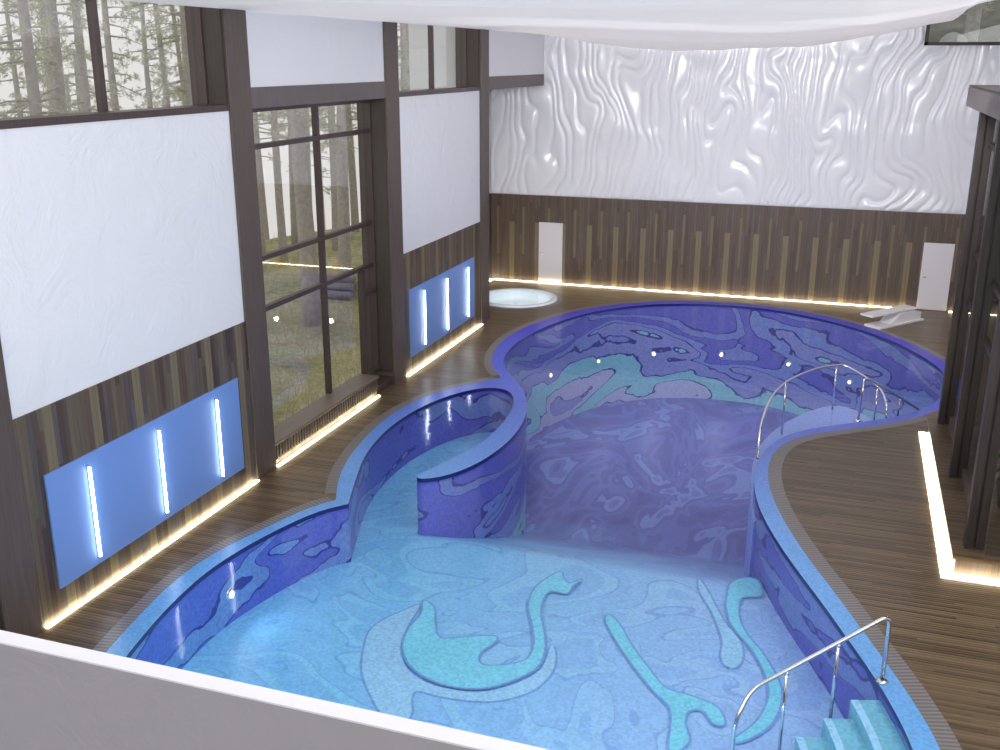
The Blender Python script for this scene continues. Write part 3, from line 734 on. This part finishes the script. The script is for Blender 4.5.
# ------------------------------------------------------------------ handrails
def rail(lab, path, posts, r=.026, flange=None, grp='steel pool handrails'):
    t = thing('handrail', lab, 'handrail', (path[0][0], path[0][1], 0), grp)
    bm = bmesh.new(); tube(bm, path, r, 12); link('rail', bm, M['steel'], t)
    for a, b in posts:
        bm = bmesh.new(); tube(bm, [a, b], r*.8, 10)
        p = link('post', bm, M['steel'], t)
        bm = bmesh.new(); lathe(bm, b, [(.001, -.045), (r*1.1, -.045), (r*1.1, -.01), (.001, -.01)], 10); link('post_cap', bm, M['steel'], p)
    for c in flange or []:
        bm = bmesh.new(); lathe(bm, c, [(.075, 0), (.075, .012), (.05, .03), (.03, .035)], 20); link('flange', bm, M['steel'], t)
    return t
pth = fillet([(.97,11.75,0), (.97,11.75,.93), (-.52,10.76,.20), (-.66,10.50,-.12), (-.66,10.50,-1.08)], .16, 6)
rail('long steel handrail with one post on the coping, slanting down into the near steps', pth,
     [((.41,11.38,-.55), (.41,11.38,.645)), ((-.14,11.01,-1.05), (-.14,11.01,.375))], .027, [(.97,11.75,.004)])
p1 = smooth_path([(-1.16,18.76,-.02),(-1.16,18.85,.30),(-1.15,19.05,.60),(-1.09,19.65,.83),(-.98,20.5,.86),(-.75,21.45,.84),(-.30,22.6,.77),(.13,23.22,.72),(.30,23.35,.69),(.55,23.2,.62),(.85,22.85,.55),(1.08,22.45,.46),(1.19,22.2,.30),(1.22,22.08,.12),(1.22,22.05,-.30)], 5)
rail('curving steel handrail arching over the underwater landing at the far cape', p1, [((-.85,21.2,-.34), (-.85,21.2,.86)), ((.13,23.22,-.34), (.13,23.22,.72))], .026)
p2 = fillet([(.66,21.60,0), (.68,21.62,.92), (.80,21.72,.90), (1.9,22.74,.03)], .10, 5)
rail('short steel handrail on the coping of the far cape, sloping to the right', p2, [((.98,21.86,-.06), (.98,21.86,.74)), ((1.47,22.32,-.02), (1.47,22.32,.36))], .024, [(.66,21.60,.004)])

# ------------------------------------------------------------------ underwater lamps
def pool_lamp(p, n, lab):
    t = thing('pool_light', lab, 'pool light', p, 'round underwater lamps in the pool wall')
    n = Vector((*n, 0)).normalized(); P = Vector(p)
    def disc(r0, r1, d0, d1, m, nm):
        bm = bmesh.new(); lathe(bm, (0,0,0), [(.001, d1), (r0, d1), (r1, d0)], 20)
        rot = Vector((0,0,1)).rotation_difference(n).to_matrix()
        for v in bm.verts: v.co = rot @ v.co + P
        return link(nm, bm, m, t)
    disc(.05, .062, .0, .045, M['lamp'], 'lens'); disc(.085, .10, .0, .02, M['steel'], 'trim_ring')
    l = bpy.data.lights.new('pool_lamp_glow', 'SPOT'); l.energy = 16; l.color = (.80, .88, 1.0); l.spot_size = math.radians(150); l.spot_blend = .8; l.shadow_soft_size = .08
    lo = bpy.data.objects.new('pool_lamp_glow', l); COL.objects.link(lo); lo.parent = t
    lo.location = n*.12; lo.rotation_euler = Vector((0,0,-1)).rotation_difference(n).to_euler()
LP = [((-7.70,27.28,-1.5), (.96,-.27), 'leftmost underwater lamp at the far end, beside the divider head'), ((-6.80,29.48,-1.6), (.85,-.53), 'underwater lamp second from the left along the far pool wall'),
      ((-5.32,30.82,-1.6), (.5,-.87), 'underwater lamp third from the left along the far pool wall'), ((-3.29,31.42,-1.6), (.05,-1), 'underwater lamp in the middle of the far pool wall, fourth from the left'),
      ((-1.22,31.05,-1.6), (-.48,-.87), 'underwater lamp above the arched handrail on the far wall'), ((.57,29.76,-1.6), (-.7,-.71), 'underwater lamp seen between the two far handrails, nearest the springboard'),
      ((-8.43,11.93,-.61), (1,.05), 'single bright underwater lamp in the near left pool wall')]
for a in LP: pool_lamp(*a)
for x, y, d in ((-5.2, 6.12, (.1, 1)), (-2.6, 6.02, (0, 1)), (-.2, 6.52, (-.35, 1))):      # added unseen spots that brighten the near end of the pool
    l = bpy.data.lights.new('front_pool_fill', 'SPOT'); l.energy = 130; l.color = (.75, .9, 1.0); l.spot_size = math.radians(160); l.spot_blend = .8; l.shadow_soft_size = .1
    lo = bpy.data.objects.new('front_pool_fill', l); COL.objects.link(lo); lo.location = (x, y+.15, -.5)
    lo.rotation_euler = Vector((0,0,-1)).rotation_difference(Vector((*d, -.05)).normalized()).to_euler()

# ------------------------------------------------------------------ glazed bay on the right
bay = thing('glazed_bay', 'dark timber glazed bay on a raised plinth along the right side', 'glazed bay', (2.2, 18, 0))
PX0, PY0, PY1 = 1.97, 14.97, 21.40
link('plinth', B((PX0+.05, XR-.02, PY0+.05, PY1-.05, 0, .26)), M['wainscot_back'], bay)
link('platform', B((PX0, XR-.02, PY0, PY1, .26, .31)), M['deck'], bay)
for y in (15.28, 18.15, 21.02):
    p = link('bay_post', B((2.15, 2.26, y, y+.22, .31, 6.5)), M['darkwood'], bay)
    link('post_fin', B((2.30, 2.42, y+.02, y+.20, .31, 6.5), (2.26, 2.30, y+.06, y+.16, .31, 6.5)), M['darkwood'], p)
for y in (15.50, 18.37):
    link('sill_board', B((2.34, 2.40, y, y+2.65, .31, .50)), M['column'], bay)
    for z in (2.83, 3.78, 5.78): link('transom', B((2.36, 2.44, y, y+2.65, z-.045, z+.045)), M['darkwood'], bay)
    bm = bmesh.new(); bm.faces.new([bm.verts.new(v) for v in ((2.40, y, .5), (2.40, y+2.65, .5), (2.40, y+2.65, 6.5), (2.40, y, 6.5))]); link('bay_pane', bm, M['bayglass'], bay)
for y in (15.12, 21.2):
    bm = bmesh.new(); bm.faces.new([bm.verts.new(v) for v in ((2.42, y, .31), (XR-.1, y, .31), (XR-.1, y, 6.5), (2.42, y, 6.5))]); link('end_pane', bm, M['bayglass'], bay)
    for z in (2.83, 3.78, 5.78): link('end_transom', B((2.42, XR-.02, y-.05, y+.05, z-.045, z+.045)), M['darkwood'], bay)
    link('end_stile', B((3.65, 3.77, y-.05, y+.05, .31, 6.5)), M['darkwood'], bay)
link('fascia', B((1.92, 2.12, PY0-.05, 21.38, 6.46, 6.80), (2.12, XR-.02, PY0-.05, PY0+.15, 6.46, 6.80), (2.12, XR-.02, 21.18, 21.38, 6.46, 6.80)), M['beam'], bay, bevel=.01)
link('bay_roof', B((1.93, XR-.02, PY0-.04, 21.37, 6.80, 6.84)), M['darkwood'], bay)
link('bay_lining', B((XR-.08, XR-.03, PY0+.2, 21.1, .31, 6.5)), M['darkwood'], bay)
strip((PX0-.13, PX0+.05, PY0+.05, PY1-.1, .0, .012), 'broad warm glowing strip along the left foot of the raised plinth of the bay')
strip((PX0-.13, XR-.1, PY0-.13, PY0+.05, .0, .012), 'broad warm glowing strip along the near foot of the raised plinth of the bay')
pl = thing('potted_plant', 'dark leafy potted plant inside the glazed bay behind its nearest post', 'plant', (3.0, 17.1, .31))
bm = bmesh.new(); lathe(bm, (3.0, 17.1, .312), [(.001, 0), (.2, 0), (.27, .45), (.24, .45), (.22, .40), (.001, .40)], 20); link('pot', bm, M['pot'], pl)
bm = bmesh.new(); tube(bm, [(3.0,17.1,.70), (3.02,17.1,1.3), (2.98,17.12,1.9)], .03, 8); link('stem', bm, M['bark'], pl)
def leaf_quad(bm, c, d, L, W):
    d = Vector(d).normalized(); s = d.cross(Vector((random.uniform(-1,1), random.uniform(-1,1), random.uniform(.2,1)))).normalized(); c = Vector(c)
    vs = [bm.verts.new(c), bm.verts.new(c+d*L*.5+s*W), bm.verts.new(c+d*L), bm.verts.new(c+d*L*.5-s*W)]; bm.faces.new(vs)
bm = bmesh.new()
for i in range(500):
    d = Vector((random.gauss(0,1), random.gauss(0,1), random.gauss(.3,.8))).normalized()
    c = Vector((3.0,17.1,1.5))+Vector((d.x*.45*random.random(), d.y*.45*random.random(), d.z*.7*random.random()))
    leaf_quad(bm, c, d, random.uniform(.14,.26), .04)
link('leaves', bm, M['leaf'], pl)

# ------------------------------------------------------------------ balcony parapet in front
PZ = 5.0
struct(link('wall_balcony', B((-8.6, XR-.02, 2.804, 2.877, 3.6, PZ-.004)), M['parapet']))
struct(link('trim_5', B((-8.6, XR-.02, 2.803, 2.878, PZ-.004, PZ+.004)), M['parapet_cap']))
struct(link('floor_balcony', B((-9.6, XR-.02, -5.95, 2.80, 3.4, 3.6)), M['parapet']))

# ------------------------------------------------------------------ forest outside
def GZ(x, y):
    # level lawn by the house, then the slope falls away into the misty valley
    d = max(0, -x-23.5+.22*(y-33)-.6*math.sin(y*.5)); z = -.42-.03*d*d if d < 10 else -.42-3.0-(d-10)*.6
    return z+(.12*mnoise.noise((x*.25, y*.25, 0)) if -x > 13 else 0)
bm = bmesh.new(); gx = np.append(np.arange(-60, -11, 2.0), XO+.2); gy = np.arange(-20, 110, 3.0); gv = {}
for i, x in enumerate(gx):
    for j, y in enumerate(gy):
        z = GZ(x, y)
        gv[i, j] = bm.verts.new((x, y, z))
for i in range(len(gx)-1):
    for j in range(len(gy)-1): bm.faces.new((gv[i,j], gv[i+1,j], gv[i+1,j+1], gv[i,j+1])).smooth = True
struct(link('ground', bm, M['ground']))
def tree(loc, h, r, seed, lab, grp, low):
    R = random.Random(seed)
    t = thing('pine_tree', lab, 'tree', loc, grp); b = Vector(loc)
    lean = Vector((R.uniform(-.03,.03), R.uniform(-.03,.03), 0))
    pts = [b+Vector((0,0,-.3))+Vector((lean.x*z+.06*math.sin(z*.5+seed), lean.y*z, z)) for z in np.linspace(0, h, 12)]
    bm = bmesh.new(); tube(bm, pts, lambda u: r*(1.15-.75*u), 12); link('trunk', bm, M['bark'], t)
    bb = bmesh.new(); bl = bmesh.new()
    nb = 34
    for i in range(nb):
        z = low+(h-low)*(i+R.random())/nb
        u = z/h; base = b+Vector((lean.x*z, lean.y*z, z-.3)); a = R.uniform(0, 2*PI); L = R.uniform(.9, 2.4)*(1.2-.7*u)
        d = Vector((math.cos(a), math.sin(a), R.uniform(-.25,.35)))
        mid = base+d*L*.5+Vector((0,0,-.05)); end = base+d*L+Vector((0,0,-.18*L))
        tube(bb, [base, mid, end], lambda q: .035*(1-.8*q), 5, caps=False)
        for k in range(9):
            q = R.uniform(.3, 1.05); c = base.lerp(end, q)+Vector((R.gauss(0,.12), R.gauss(0,.12), R.gauss(0,.12)))
            for m_ in range(16):
                dd = Vector((R.gauss(d.x*.6,.7), R.gauss(d.y*.6,.7), R.gauss(.15,.6)))
                leaf_quad(bl, c, dd, R.uniform(.10,.22), .013)
    link('branch_mass', bb, M['bark'], t)['kind'] = 'stuff'
    link('needle_mass', bl, M['needles'], t)['kind'] = 'stuff'
    return t
g1 = 'pines outside the tall window'; l1 = 'tall pine with bare lower trunk in the misty forest beyond the tall window'
tree((-14.9,26.3,-.4), 15, .25, 1, 'thickest pine trunk standing nearest beyond the tall window', None, 5.5)
protos = [tree((-16.2,31.0,-.4), 15, .21, 2, 'thick pine trunk rising behind the log pile beyond the tall window', None, 5.5),
          tree((-17,18.6,-.4), 14, .17, 3, 'slim pine at the far left of the high near-left window', None, 4.2),
          tree((-20.8,35.0,-.4), 14, .15, 4, l1, g1, 5.0)]
def copy_tree(src, loc, rz, s, lab, grp):
    r = src.copy(); COL.objects.link(r); r.location = loc; r.rotation_euler = (0, 0, rz); r.scale = (s, s, s)
    r['label'] = lab; r['group'] = grp
    for ch in list(src.children):
        c = ch.copy(); COL.objects.link(c); c.parent = r
g2 = 'pines outside the high near-left window'; l2 = 'pale pine trunk with thin needles beyond the high near-left window'
g3 = 'distant pines in the mist'; l3 = 'thin distant pine deep in the pale forest'
g4 = 'pines outside the high far-left window'; l4 = 'bushy pine filling the high window above the far blue light panel'
SP = [(-22.2,35.6,g1,l1),(-22.4,38.6,g1,l1),(-20.2,38.0,g1,l1),(-18.7,38.6,g1,l1),(-22,26.2,g2,l2),(-22,30.9,g2,l2),(-27,33.4,g2,l2),(-27,37.1,g2,l2),(-26,29.4,g2,l2),(-19,21.3,g2,l2),(-30,39.5,g3,l3),(-31,44,g3,l3),(-34,49,g3,l3),(-26,46,g3,l3),(-36,42,g3,l3),(-38,52,g3,l3),(-30,55,g3,l3),(-42,60,g3,l3),(-33,35,g3,l3),(-24,54.5,g3,l3),(-40,46,g3,l3),(-25.5,60,g3,l3),(-24.5,36.5,g1,l1),(-23.5,41.5,g1,l1),(-26,40.5,g1,l1),(-21.5,42.5,g1,l1),(-28,43,g3,l3),(-25,44.5,g3,l3),(-23.4,33.2,g1,l1),(-29,47,g3,l3),(-17,38.6,g4,l4),(-17.6,41.2,g4,l4),(-18.2,43.2,g4,l4),(-17.2,43.8,g4,l4),(-20.5,46.8,g4,l4),(-21,51,g4,l4)]
for i, (x, y, g_, l_) in enumerate(SP):
    copy_tree(protos[1] if g_ == g4 else protos[1+i % 2] if g_ != g1 else protos[2], (x, y, GZ(x, y)), i*1.7, random.uniform(.95, 1.2), l_, g_)
# log pile
RL = random.Random(5)
for k, (dy, dz) in enumerate([(0,.12),(.32,.13),(.16,.36),(.62,.12),(.47,.37),(.33,.6)]):
    y = 29.1+dy*1.0; bm = bmesh.new()
    tube(bm, [(-16.1-.95, y+.8, -.4+dz), (-16.1+.7, y+RL.uniform(.75,.85), -.4+dz+RL.uniform(-.02,.02))], .13, 10)
    o = link('log', bm, M['log'], None, (-16.1, y, -.4+dz)); tag(o, 'weathered grey log in the pile on the grass beyond the tall window', 'log', 'logs piled outside the tall window')
# grass
bm = bmesh.new(); RG = random.Random(9)
for i in range(16000):
    x = -11.2-abs(RG.gauss(0, 5.5)); y = RG.uniform(17, 42); z = GZ(x, y)-.03
    h = RG.uniform(.12, .42); a = RG.uniform(0, 2*PI); s = Vector((math.cos(a), math.sin(a), 0))*.012; t = Vector((RG.gauss(0,.1), RG.gauss(0,.1), h))
    c = Vector((x, y, z)); bm.faces.new([bm.verts.new(c-s), bm.verts.new(c+s), bm.verts.new(c+t)])
tag(link('grass', bm, M['grass']), 'tall dry grass on the forest floor outside the windows', 'grass', None, 'stuff')
# behind the high back-wall window: a trunk and a pale boulder on the slope
bm = bmesh.new(); gx2 = np.linspace(-3, 10, 30); gy2 = np.linspace(YB+.6, YB+12, 30); gv = {}
for i, x in enumerate(gx2):
    for j, y in enumerate(gy2):
        d = y-YB-1.2
        gv[i, j] = bm.verts.new((x, y, 7.25+max(0, d-1.5)*.62+.35*mnoise.noise((x*.6, y*.6, 3))*min(1, max(0, d))))
for i in range(29):
    for j in range(29): bm.faces.new((gv[i,j], gv[i+1,j], gv[i+1,j+1], gv[i,j+1])).smooth = True
struct(link('ground_terrace', bm, M['moss']))
t = tree((3.05, 35.2, 7.3), 7, .2, 12, 'brown pine trunk beyond the high window at the right end of the back wall', None, 2.0)
bm = bmesh.new(); bmesh.ops.create_icosphere(bm, subdivisions=3, radius=.5)
for v in bm.verts: v.co = v.co*(1+.25*mnoise.noise(v.co*2.2))+Vector((2.55, 34.3, 7.55))
tag(link('boulder', bm, M['rock'], None, (2.55, 34.3, 7.0), smooth=True), 'pale grey boulder beyond the high window at the right end of the back wall', 'rock')

# ------------------------------------------------------------------ light
w = bpy.data.worlds.new('overcast_sky'); SC.world = w; w.use_nodes = True
nt = w.node_tree; nt.nodes.clear(); g = G(nt)
out = g.n('ShaderNodeOutputWorld'); bg = g.n('ShaderNodeBackground')
tc = g.n('ShaderNodeTexCoord'); sx = g.n('ShaderNodeSeparateXYZ'); g.l(tc.outputs['Generated'], sx.inputs[0])
c = g.ramp(g.math('ADD', g.math('MULTIPLY', sx.outputs[2], .5), .5), [(0, (.40, .40, .36)), (.30, (.80, .78, .72)), (.42, (.98, .95, .92)), (.55, (.98, .97, .96)), (1, (.80, .89, 1.0))])
g.l(c, bg.inputs[0]); bg.inputs[1].default_value = 1.0; g.l(bg.outputs[0], out.inputs[0])
def area(name, loc, rot, sx, sy, power, col=(1,1,1), spread=PI):
    l = bpy.data.lights.new(name, 'AREA'); l.shape = 'RECTANGLE'; l.size = sx; l.size_y = sy; l.energy = power; l.color = col; l.spread = spread
    o = bpy.data.objects.new(name, l); COL.objects.link(o); o.location = loc; o.rotation_euler = rot; return o
area('ceiling_fill', (-3.3, 13.5, 10.4), (0, 0, 0), 16, 38, 1650, (1.0, .98, .98))       # added unseen light above the translucent fabric, brightens ceiling and hall
area('balcony_fill', (-2.4, 3.3, 7.75), (math.radians(70), 0, 0), 10, .4, 420, (.96, .98, 1.0))   # added fill over the balcony front, no fixtures there
area('rear_fill', (-2.3, -5.9, 7.2), (math.radians(88), 0, 0), 12, 1.8, 500, (.95, .97, 1.0))   # added fill behind the camera; the rear wall has no glazing

area('far_end_fill', (-3.0, 17.0, 7.5), (math.radians(66), 0, 0), 9, .3, 285, (.98, .98, 1.0), math.radians(84))      # added unseen fill under the ceiling to brighten the far end
area('right_fill', (4.85, 12.5, 7.75), (0, math.radians(82), 0), 1.6, 19, 640, (.97, .98, 1.0))      # added fill high beside the right-hand wall, which has no windows
# ------------------------------------------------------------------ camera
cam = bpy.data.cameras.new('camera'); co_ = bpy.data.objects.new('camera', cam); COL.objects.link(co_)
right = Vector((0.9469702, 0.32131638, 0.00179493)); down = Vector((0.0968014, -0.27995356, -0.95512067)); fwd = Vector((-0.30639342, 0.90464456, -0.29621155))
mat = Matrix((right, -down, -fwd)).transposed().to_4x4(); mat.translation = (0, 0, 7.282)
co_.matrix_world = mat
cam.sensor_fit = 'HORIZONTAL'; cam.sensor_width = 36.0; cam.lens = 36.0*1019.19/1000; cam.clip_start = .05; cam.clip_end = 400
SC.camera = co_
SC.view_settings.view_transform = 'Standard'; SC.view_settings.look = 'None'; SC.view_settings.gamma = 1; SC.view_settings.exposure = 0.0
SC.view_settings.use_curve_mapping = False
cy = SC.cycles
cy.use_denoising = True; cy.max_bounces = 8; cy.diffuse_bounces = 4; cy.glossy_bounces = 4; cy.transparent_max_bounces = 16; cy.transmission_bounces = 4
cy.sample_clamp_indirect = 6; cy.caustics_reflective = False; cy.caustics_refractive = False
